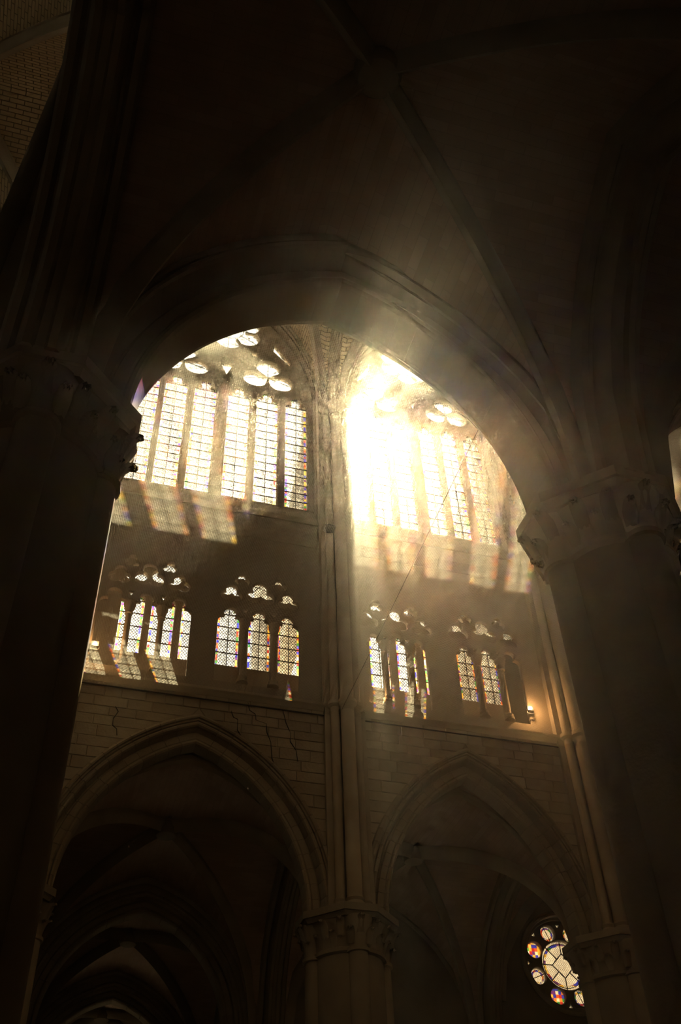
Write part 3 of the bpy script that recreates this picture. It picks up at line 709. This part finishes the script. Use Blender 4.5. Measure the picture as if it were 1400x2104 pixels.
# wall above the left transverse arch, separating aisle and crossing
pts = [(AV1, Z_SPR)]; f_ = fprof(ZA-Z_SPR, (AV1-AV0)/2)
curve = [((AV0+AV1)/2+s*(AV1-AV0)/2, Z_SPR+(ZA-Z_SPR)*f_(abs(s))) for s in [1-q/12 for q in range(25)]]
def yz_wall(name, pts, x0, x1, label, mat='stone'):
    me = plate_mesh(name, pts, [], 0, x1-x0)
    me.transform(Matrix(((0, -1, 0, 0), (1, 0, 0, 0), (0, 0, 1, 0), (0, 0, 0, 1))))
    me.transform(Matrix.Translation((x1, 0, 0)))
    return tag(link(name, me, mat), label, 'wall', kind='structure')
yz_wall('wall_crossing_aisle', curve+[(AV0, Z_SPR+0.01), (AV0-0.1, 43), (AV1+0.1, 43)], -1.72, -0.72, 'tall wall over the left transverse arch facing the crossing')
b = MB(); b.box(-1.72, -0.72, -6.4, AV0-0.05, Z_SPR+5.2, 43); tag(b.build('wall_crossing_outer', 'stone'), 'tall crossing wall behind the viewer', 'wall', kind='structure')
# the left near pier is also a crossing pier: tall shafts rise past the aisle vault to the high vault
b = MB(); b.lathe([(0.66, Z_SPR), (0.66, 43)], -0.75, 0.05, n=8); b.build('tall_core', 'stone', LEFT_PIER)
for k, (dx, dy) in enumerate(((-0.62, 0.1), (-0.52, 0.5), (-0.52, -0.4), (-0.1, 0.8))):
    b = MB(); b.lathe([(0.2, 0), (0.2, 30), (0.26, 30.1), (0.24, 30.3), (0.36, 30.9), (0.36, 31.1), (0.2, 31.2), (0.2, 43)], dx-0.71, dy+0.05, n=14); b.build('tall_shaft', 'stone', LEFT_PIER, True)

# ---- high vaults over the choir and over the crossing
for i in range(3):
    vault('ceiling_high_'+names[i], FAR_PIERS[i]+0.25, FAR_PIERS[i+1]-0.25, NEAR_Y+0.58, YF+0.28, Z_HIGH_SPR, Z_HIGH, ['high ribbed vault above the first tall window', 'high ribbed vault above the second tall window', 'high ribbed vault above the hidden window'][i], 'high_vault', rib=0.2, N=16)
for x, l in ((FAR_PIERS[1], 'high transverse arch between the two tall windows'), (FAR_PIERS[2], 'high transverse arch beyond the second tall window')):
    transverse('high_transverse_arch', x, NEAR_Y+0.58, YF+0.28, Z_HIGH_SPR, Z_HIGH-0.02, 0.42, 0.5, l)
vault('ceiling_crossing', -15.6, -1.1, 10.6, 25.6, 27.5, 39.6, 'high coursed stone vault of the crossing with dark ribs', 'high_vault', rib=0.26, N=20)
vault('ceiling_transept', -15.6, -1.7, -6.0, 10.4, 27.5, 39.6, 'high coursed stone vault of the transept arm', 'high_vault', rib=0.26, N=14)
b = MB(); b.box(-16.6, 23.6, -6.6, 27.0, 43.0, 43.4); tag(b.build('roof_high', 'stone'), 'closed roof above all the high vaults', 'roof', kind='structure')
# crossing and transept enclosing walls, unseen west windows added to light the vaults
def light_wall(name, axis, pos, lo, hi, label, wins, th=0.8):
    holes = [arch_poly(c, a, 27.0, 5.0, 8, z0) for c, a, z0 in wins]
    root = empty(name, (0, 0, 0), label, 'wall', None, 'structure')
    me = plate_mesh('wall_core', [(lo, 0), (hi, 0), (hi, 43.2), (lo, 43.2)], holes, 0, th)
    mt = Matrix(((1, 0, 0, 0), (0, 1, 0, pos), (0, 0, 1, 0), (0, 0, 0, 1))) if axis == 'y' else Matrix(((0, -1, 0, pos), (1, 0, 0, 0), (0, 0, 1, 0), (0, 0, 0, 1)))
    me.transform(mt); link('wall_core', me, 'stone', root)
    for p in holes:
        b = MB(); b.prism_y(grow(p, 1.02), th*0.5, th*0.5+0.02); me = mesh('pane', b.v, b.f); me.transform(mt); link('pane', me, 'glass_clear', root)
light_wall('wall_crossing_west', 'x', -16.0, -6.5, 26.5, 'distant transept wall with unseen tall windows added for light', [(8.0, 1.3, 25.0), (19.0, 1.3, 25.0)])
light_wall('wall_crossing_south', 'y', 26.0, -16.4, -1.0, 'far wall of the crossing behind the left pier', [])
light_wall('wall_crossing_north', 'y', -6.8, -16.4, -1.0, 'transept wall behind the viewer', [])
b = MB(); b.box(23.1, 23.6, -6.5, 50.5, 0, 43.2); tag(b.build('wall_right', 'stone'), 'end wall closing the choir beyond the frame', 'wall', kind='structure')

# ---- far aisles behind the arcade
YA0, YA1, YB1, YC1 = YF+0.95, 33.0, 41.4, 49.6
for i in range(3):
    vault('ceiling_far_aisle_'+names[i], FAR_PIERS[i]+0.45, FAR_PIERS[i+1]-0.45, YA0, YA1, Z_SPR+(1.6 if i == 2 else 0), (16.1 if i == 2 else 14.9)+E_, ['dark far aisle vault behind the wide arch', 'dark far aisle vault behind the narrower arch', 'dark far aisle vault before the rose window'][i], 'vault', N=12)
for x, l in zip(FAR_PIERS[:3], ('far aisle transverse arch at the crossing side', 'far aisle transverse arch behind the middle pier', 'far aisle transverse arch beside the rose window')):
    transverse('far_transverse_arch', x, YA0, YA1, Z_SPR, 14.85+E_, 0.46, 0.5, l)
vault('ceiling_far_aisle_second', FAR_PIERS[0]+0.45, FAR_PIERS[1]-0.45, YA1+0.8, YB1, Z_SPR, 14.9+E_, 'second dark aisle vault glimpsed deep under the wide arch', 'vault', N=12)
vault('ceiling_far_chapel', FAR_PIERS[0]+0.45, FAR_PIERS[1]-0.45, YB1+0.8, YC1, Z_SPR, 14.9+E_, 'deepest chapel vault low under the wide arch', 'vault', N=12)
for yy, l in ((YA1, 'arch between the far aisle and the second aisle'), (YB1, 'arch between the second aisle and the chapel')):
    cx = (FAR_PIERS[0]+FAR_PIERS[1])/2
    rootw = empty('wall_aisle_divide', (0, 0, 0), 'wall around the '+l, 'wall', None, 'structure')
    plate('wall_core', [(FAR_PIERS[0], 0), (cx-3.2, 0)]+arch_poly(cx, 3.2, Z_SPR, 14.2-10.2)+[(cx+3.2, 0), (FAR_PIERS[1], 0), (FAR_PIERS[1], 18.2), (FAR_PIERS[0], 18.2)], [], yy, 0.8, 'stone', rootw)
    arcade_arch('aisle_arch', cx, 3.2-0.35, Z_SPR, 14.2-10.2-0.35, [(r, y) for r, y in arch_profile(yy+0.4, 0.3, 0.5, False)], 8, 'pointed '+l)
for x in (FAR_PIERS[0], FAR_PIERS[1]):
    yz_wall('wall_far_aisle_side', [(YA1+0.3, 0), (YC1+0.8, 0), (YC1+0.8, 18.2), (YA1+0.3, 18.2)], x-0.3, x+0.3, ('crossing side' if x < 0 else 'inner side')+' wall of the deep far aisles')
for nm, xa, xb, yy, cs, l in (('wall_chapel_end', FAR_PIERS[0], FAR_PIERS[1], YC1, [(1.6, 0.6, 9.0, 10.2), (4.9, 0.6, 9.0, 10.2)], 'end wall of the chapel deep under the wide arch'),  # chapel windows below the view, added to brighten the deep vaults
                              ('wall_far_aisle_outer', FAR_PIERS[1], FAR_PIERS[2], YA1, [(9.6, 0.45, 8.6, 9.6), (12.2, 0.5, 9.6, 10.9)], 'dark outer aisle wall behind the narrower arch')):
    root = empty(nm, (0, 0, 0), l, 'wall', None, 'structure'); hs = [arch_poly(c, a_, z1, z2-z1, 8, 3.0) for c, a_, z1, z2 in cs]
    plate('wall_core', [(xa, 0), (xb, 0), (xb, 18.2), (xa, 18.2)], hs, yy, 0.6, 'stone', root)
    for p in hs: glaze_shape(root, p, yy+0.3, 'glass_trif', None, 1.02)
b = MB(); b.box(FAR_PIERS[0]-0.3, 23.4, YR+0.34, YA1+0.9, 18.0, 18.3); b.box(FAR_PIERS[0]-0.3, FAR_PIERS[1]+0.4, YA1+0.9, YC1+0.9, 18.0, 18.3); o = b.build('roof_far_aisle', 'stone'); tag(o, 'closed roof over the far aisles outside the gallery windows', 'roof', kind='structure')
yz_wall('wall_far_aisle_crossing', [(YF+1.0, 0), (YA1+0.4, 0), (YA1+0.4, 18.2), (YF+1.0, 18.2)], FAR_PIERS[0]-0.9, FAR_PIERS[0]-0.4, 'wall closing the far aisle at the crossing')

# responds (engaged half shafts) on the outer aisle wall
for x, yy, l in ((FAR_PIERS[1], YA1, 'engaged shaft cluster deep behind the middle pier'), (FAR_PIERS[2], YA1, 'engaged shaft cluster left of the rose window')):
    rr = empty('respond', (x, yy, 0), l, 'column')
    for dx, dy, r in ((0, -0.3, 0.26), (-0.36, -0.1, 0.16), (0.36, -0.1, 0.16)):
        b = MB(); b.lathe([(r+0.1, 0), (r+0.1, 0.6), (r, 0.8), (r, Z_SPR-0.9), (r+0.06, Z_SPR-0.86), (r+0.02, Z_SPR-0.8), (r+0.2, Z_SPR-0.2), (r+0.22, Z_SPR)], dx, dy, n=16); b.build('shaft', 'stone', rr, True)

# rose window in the end bay of the far aisle
RX, RZ, RY = 18.52, 13.32+E_, YA1+0.4
rw = empty('wall_rose', (0, 0, 0), 'stone wall with splayed ring around the rose window', 'wall', None, 'structure')
plate('wall_core', [(FAR_PIERS[2], 0), (FAR_PIERS[3], 0), (FAR_PIERS[3], 18.2), (FAR_PIERS[2], 18.2)], [circle(RX, RZ, 1.62, 40), arch_poly(RX-0.85, 0.68, 9.4+E_, 1.3, 8, 4.0), arch_poly(RX+0.85, 0.68, 9.4+E_, 1.3, 8, 4.0)], YA1, 0.8, 'stone', rw)
for q, (r, yy, rt) in enumerate(((1.72, YA1-0.02, 0.11), (1.60, YA1+0.14, 0.08))):
    b = MB(); n = 48
    b.sweep([(RX+r*math.cos(2*math.pi*k/n), yy, RZ+r*math.sin(2*math.pi*k/n)) for k in range(n+1)], [(rt*math.cos(2*math.pi*k/8), rt*math.sin(2*math.pi*k/8)) for k in range(8)], (0, 1, 0)); b.build('ring_moulding', 'stone', rw, True)
rose = empty('window_20', (0, 0, 0), 'round rose window with diamond centre and coloured lobes', 'window', None, 'structure')
lobes = [(RX+1.18*math.cos(math.radians(22.5+45*k)), RZ+1.18*math.sin(math.radians(22.5+45*k))) for k in range(8)]
tris = []
for k in range(8):
    t = math.radians(45*k); tris.append([(RX+1.30*math.cos(t), RZ+1.30*math.sin(t)), (RX+1.47*math.cos(t+0.075), RZ+1.47*math.sin(t+0.075)), (RX+1.47*math.cos(t-0.075), RZ+1.47*math.sin(t-0.075))])
plate('tracery', circle(RX, RZ, 1.68, 40), [circle(RX, RZ, 0.86, 40)]+[circle(x, z, 0.285, 20) for x, z in lobes]+tris, RY-0.15, 0.3, 'stone', rose, 0.03)
for t in tris: glaze_shape(rose, t, RY, 'glass_rose', None, 1.2)
for k, (x, z) in enumerate(lobes):
    t = math.atan2(z-RZ, x-RX)
    amber = k in (3, 5, 0)
    g = glaze_shape(rose, circle(x, z, 0.285, 20), RY, 'amber' if amber else 'glass_rose', None if amber else [((x-0.29*math.cos(t), z-0.29*math.sin(t)), (x+0.29*math.cos(t), z+0.29*math.sin(t)))], 1.06)
    if not amber:
        b = MB(); n = 20
        for q in range(n):
            a0, a1 = 2*math.pi*q/n, 2*math.pi*(q+1)/n
            b.prism_y([(x+0.24*math.cos(a0), z+0.24*math.sin(a0)), (x+0.24*math.cos(a1), z+0.24*math.sin(a1)), (x+0.175*math.cos(a1), z+0.175*math.sin(a1)), (x+0.175*math.cos(a0), z+0.175*math.sin(a0))], RY-0.012, RY-0.004)
        o = b.build('coloured_border', 'amber', g); o['kind'] = 'stuff'
dm = 0.43
glaze_shape(rose, [(RX+dm, RZ), (RX, RZ+dm), (RX-dm, RZ), (RX, RZ-dm)], RY, 'glass_rose', None, 1.0)
for k in range(8):
    a0, a1 = k*math.pi/4, (k+1)*math.pi/4
    def dq(a):
        m = dm/(abs(math.cos(a))+abs(math.sin(a))); return (RX+m*math.cos(a), RZ+m*math.sin(a))
    poly = [dq(a0)]+[(RX+0.88*math.cos(a0+(a1-a0)*q/5), RZ+0.88*math.sin(a0+(a1-a0)*q/5)) for q in range(6)]+[dq(a1)]
    b = MB(); b.prism_y(poly, RY, RY+0.01); b.build('pane', 'glass_rose', rose)
b = MB(); n = 40
for q in range(n):
    a0, a1 = 2*math.pi*q/n, 2*math.pi*(q+1)/n
    b.prism_y([(RX+0.765*math.cos(a0), RZ+0.765*math.sin(a0)), (RX+0.765*math.cos(a1), RZ+0.765*math.sin(a1)), (RX+0.68*math.cos(a1), RZ+0.68*math.sin(a1)), (RX+0.68*math.cos(a0), RZ+0.68*math.sin(a0))], RY-0.014, RY-0.004)
o = b.build('coloured_border', 'border_glass', rose); o['kind'] = 'stuff'
b = MB()
for k in range(4):
    b.tube((*[(RX+dm*math.cos(k*math.pi/2))], RY-0.03, RZ+dm*math.sin(k*math.pi/2)), (RX+dm*math.cos((k+1)*math.pi/2), RY-0.03, RZ+dm*math.sin((k+1)*math.pi/2)), 0.02, 6)
for k in range(8):
    a0 = k*math.pi/4; m = dm/(abs(math.cos(a0))+abs(math.sin(a0)))
    b.tube((RX+m*math.cos(a0), RY-0.03, RZ+m*math.sin(a0)), (RX+0.88*math.cos(a0), RY-0.03, RZ+0.88*math.sin(a0)), 0.02, 6)
b.sweep([(RX+0.775*math.cos(2*math.pi*k/40), RY-0.03, RZ+0.775*math.sin(2*math.pi*k/40)) for k in range(41)], [(-0.012, -0.01), (0.012, -0.01), (0.012, 0.01), (-0.012, 0.01)], (0, 1, 0))
o = b.build('glazing_bars', 'iron', rose, fix=False); o['kind'] = 'stuff'
for s in (-1, 1):
    b = MB(); b.prism_y(grow(arch_poly(RX+s*0.85, 0.68, 9.4+E_, 1.3, 8, 4.0), 1.02), RY, RY+0.01); b.build('pane', 'glass_trif', rose)

# ------------------------------------------------------------------ outside: flying buttresses
for x, l in ((7.6, 'flying buttress outside between the two tall windows'), (15.1, 'flying buttress outside past the second tall window')):
    root = empty('flying_buttress', (x, YR+0.4, 18.3), l, 'buttress', 'flying buttresses')
    t = 0.5
    b = MB(); b.box(-t, t, -0.2, 0.75, 0, 24.0); b.build('wall_buttress', 'exterior', root)
    b = MB(); b.box(-t*1.1, t*1.1, 6.6, 9.4, 0, 15.0); b.prism_x([(6.6, 15.0), (9.4, 15.0), (8.0, 18.5)], -t*1.1, t*1.1); b.build('buttress_pier', 'exterior', root)
    up_ = [(0.7, 16.2), (6.7, 10.6)]; lo_ = [(6.7, 6.4)]+[(6.7-6.0*math.sin(q*math.pi/20), 6.4+(14.6-6.4)*(1-math.cos(q*math.pi/20))) for q in range(1, 11)]
    b = MB(); b.prism_x([up_[0], up_[1]]+lo_, -t*0.7, t*0.7); b.build('flyer', 'exterior', root)
g = MB(); g.box(-90, 110, -80, 170, -0.9, -0.6); tag(g.build('ground', 'exterior'), 'pale ground outside the church', 'ground', kind='structure')

# ------------------------------------------------------------------ protective netting stretched across the choir
def net_mat():
    m, nt, out = new_mat('protective_netting'); N = nt.nodes; L = nt.links
    tc = N.new('ShaderNodeTexCoord'); sx = N.new('ShaderNodeSeparateXYZ'); L.new(tc.outputs['Object'], sx.inputs[0])
    fac = []
    for ax, sp, wd in (('X', 0.02, 0.0021), ('Y', 0.02, 0.0021)):
        b_ = N.new('ShaderNodeMath'); b_.operation = 'PINGPONG'; b_.inputs[1].default_value = sp; L.new(sx.outputs[ax], b_.inputs[0])
        c = N.new('ShaderNodeMath'); c.operation = 'LESS_THAN'; c.inputs[1].default_value = wd; L.new(b_.outputs[0], c.inputs[0]); fac.append(c.outputs[0])
    while len(fac) > 1:
        mx = N.new('ShaderNodeMath'); mx.operation = 'MAXIMUM'; L.new(fac[0], mx.inputs[0]); L.new(fac[1], mx.inputs[1]); fac = fac[2:]+[mx.outputs[0]]
    cov = N.new('ShaderNodeMapRange'); cov.inputs['To Min'].default_value = 0.10; cov.inputs['To Max'].default_value = 0.42; L.new(fac[0], cov.inputs['Value']); fac = [cov.outputs[0]]
    tr = N.new('ShaderNodeBsdfTransparent'); tl = N.new('ShaderNodeBsdfTranslucent'); tl.inputs['Color'].default_value = (0.88, 0.80, 0.58, 1)
    df = N.new('ShaderNodeBsdfDiffuse'); df.inputs['Color'].default_value = (0.8, 0.74, 0.6, 1)
    ms = N.new('ShaderNodeMixShader'); ms.inputs[0].default_value = 0.3; L.new(tl.outputs[0], ms.inputs[1]); L.new(df.outputs[0], ms.inputs[2])
    mm = N.new('ShaderNodeMixShader'); L.new(fac[0], mm.inputs[0]); L.new(tr.outputs[0], mm.inputs[1]); L.new(ms.outputs[0], mm.inputs[2]); L.new(mm.outputs[0], out.inputs[0]); return m
M['net'] = net_mat()
nx, ny = 90, 56; v = []; X0, X1, Y0, Y1 = -0.9, 22.0, NEAR_Y+0.66, YF-0.02
for j in range(ny+1):
    for i in range(nx+1):
        x = X0+(X1-X0)*i/nx; y = Y0+(Y1-Y0)*j/ny; t = (y-Y0)/(Y1-Y0)
        v.append((x, y, Z_NET+0.05*math.sin(x*1.3+y*0.7)*math.sin(math.pi*t)+0.03*math.sin(x*3.1-y*2.3)*math.sin(math.pi*t)-0.25*math.sin(math.pi*t)*0.3))
f = [(j*(nx+1)+i, j*(nx+1)+i+1, (j+1)*(nx+1)+i+1, (j+1)*(nx+1)+i) for j in range(ny) for i in range(nx)]
net = link('safety_net', mesh('safety_net', v, f, True), 'net'); tag(net, 'fine pale safety netting stretched high across the choir, catching sun patches', 'netting', kind='stuff')
# cables holding the net and loose lines
def cable(p, q, r, label, sag=0.15):
    p, q = Vector(p), Vector(q); pts = []
    for i in range(13):
        t = i/12; c = p.lerp(q, t); c.z -= sag*4*t*(1-t); pts.append(c)
    b = MB(); d = (q-p); side = d.cross(Vector((0, 0, 1))).normalized() if abs(d.normalized().z) < 0.99 else Vector((1, 0, 0))
    b.sweep(pts, [(r*math.cos(2*math.pi*k/6), r*math.sin(2*math.pi*k/6)) for k in range(6)], side)
    tag(b.build('net_cable', 'cable', None, True), label, 'cable', 'net cables')
cable((7.2, Y0+0.05, Z_NET+0.02), (7.42, Y1-0.05, Z_NET+0.02), 0.008, 'thin dark rope crossing the netting from wall to wall below the second tall window', 0.05)
cable((X0, Y0+0.03, Z_NET), (X1, Y0+0.03, Z_NET), 0.02, 'edge cable of the netting along the near wall', 0.02)
cable((X0, Y1-0.03, Z_NET), (X1, Y1-0.03, Z_NET), 0.02, 'edge cable of the netting along the far string course', 0.02)
# lump lying in the net
bm = bmesh.new(); bmesh.ops.create_icosphere(bm, subdivisions=2, radius=0.13)
for q in bm.verts:
    n_ = 1+0.25*math.sin(q.co.x*40+1)*math.cos(q.co.y*35)+0.15*math.sin(q.co.z*50); q.co = Vector((q.co.x*1.15*n_, q.co.y*n_, q.co.z*0.7*n_))
me = bpy.data.meshes.new('debris_lump'); bm.to_mesh(me); bm.free(); me.polygons.foreach_set('use_smooth', [True]*len(me.polygons))
o = link('debris_lump', me, 'lump', None, (5.0, 16.35, Z_NET+0.04)); tag(o, 'small dark lump lying on the netting between the tall windows', 'debris')

# ------------------------------------------------------------------ gallery floodlights
def floodlight(x, y, z, label, power):
    root = empty('floodlight', (x, y, z), label, 'lamp', 'gallery floodlights')
    b = MB(); b.box(-0.10, 0.10, -0.05, 0.07, 0.10, 0.26); b.build('housing', 'lamp_body', root)
    b = MB(); b.lathe([(0.05, 0), (0.047, 0.010), (0.03, 0.016)], n=16); o = b.build('lens', 'lamp_glow', root, True, (0, -0.052, 0.18)); o.rotation_euler = (math.pi/2, 0, 0)
    b = MB(); b.box(-0.12, -0.105, -0.01, 0.03, 0.0, 0.2); b.box(0.105, 0.12, -0.01, 0.03, 0.0, 0.2); b.box(-0.12, 0.12, -0.01, 0.03, 0, 0.015); b.build('bracket', 'lamp_body', root)
    ld = bpy.data.lights.new('lamp_light', 'POINT'); ld.energy = power; ld.color = (1.0, 0.55, 0.22); ld.shadow_soft_size = 0.06
    lo = bpy.data.objects.new('lamp_light', ld); COL.objects.link(lo); lo.parent = root; lo.location = (0, -0.16, 0.2)
floodlight(0.2, YF-0.05, 17.35+E_, 'bright floodlight on the gallery sill beside the dark left pillar', 18)
floodlight(13.75, YF-0.05, 17.28+E_, 'bright floodlight on the gallery sill beside the right wall shaft', 22)
floodlight(8.72, YF+0.34, 16.85+E_, 'floodlight glowing behind the sill right of the middle shaft', 14)

# ------------------------------------------------------------------ hazy air; its scatter also stands in for lens bloom
m, nt, out = new_mat('hazy_air'); sc = nt.nodes.new('ShaderNodeVolumeScatter')
sc.inputs['Color'].default_value = (0.96, 0.84, 0.62, 1); sc.inputs['Density'].default_value = HAZE_DENSITY; sc.inputs['Anisotropy'].default_value = HAZE_ANISO
nt.links.new(sc.outputs[0], out.inputs['Volume']); M['air'] = m
b = MB(); b.box(-17.5, 24.5, -7.5, 51.5, -0.5, 44.5); o = b.build('haze', 'air'); tag(o, 'sunlit haze filling the church interior, also standing in for lens bloom', 'haze', kind='stuff')
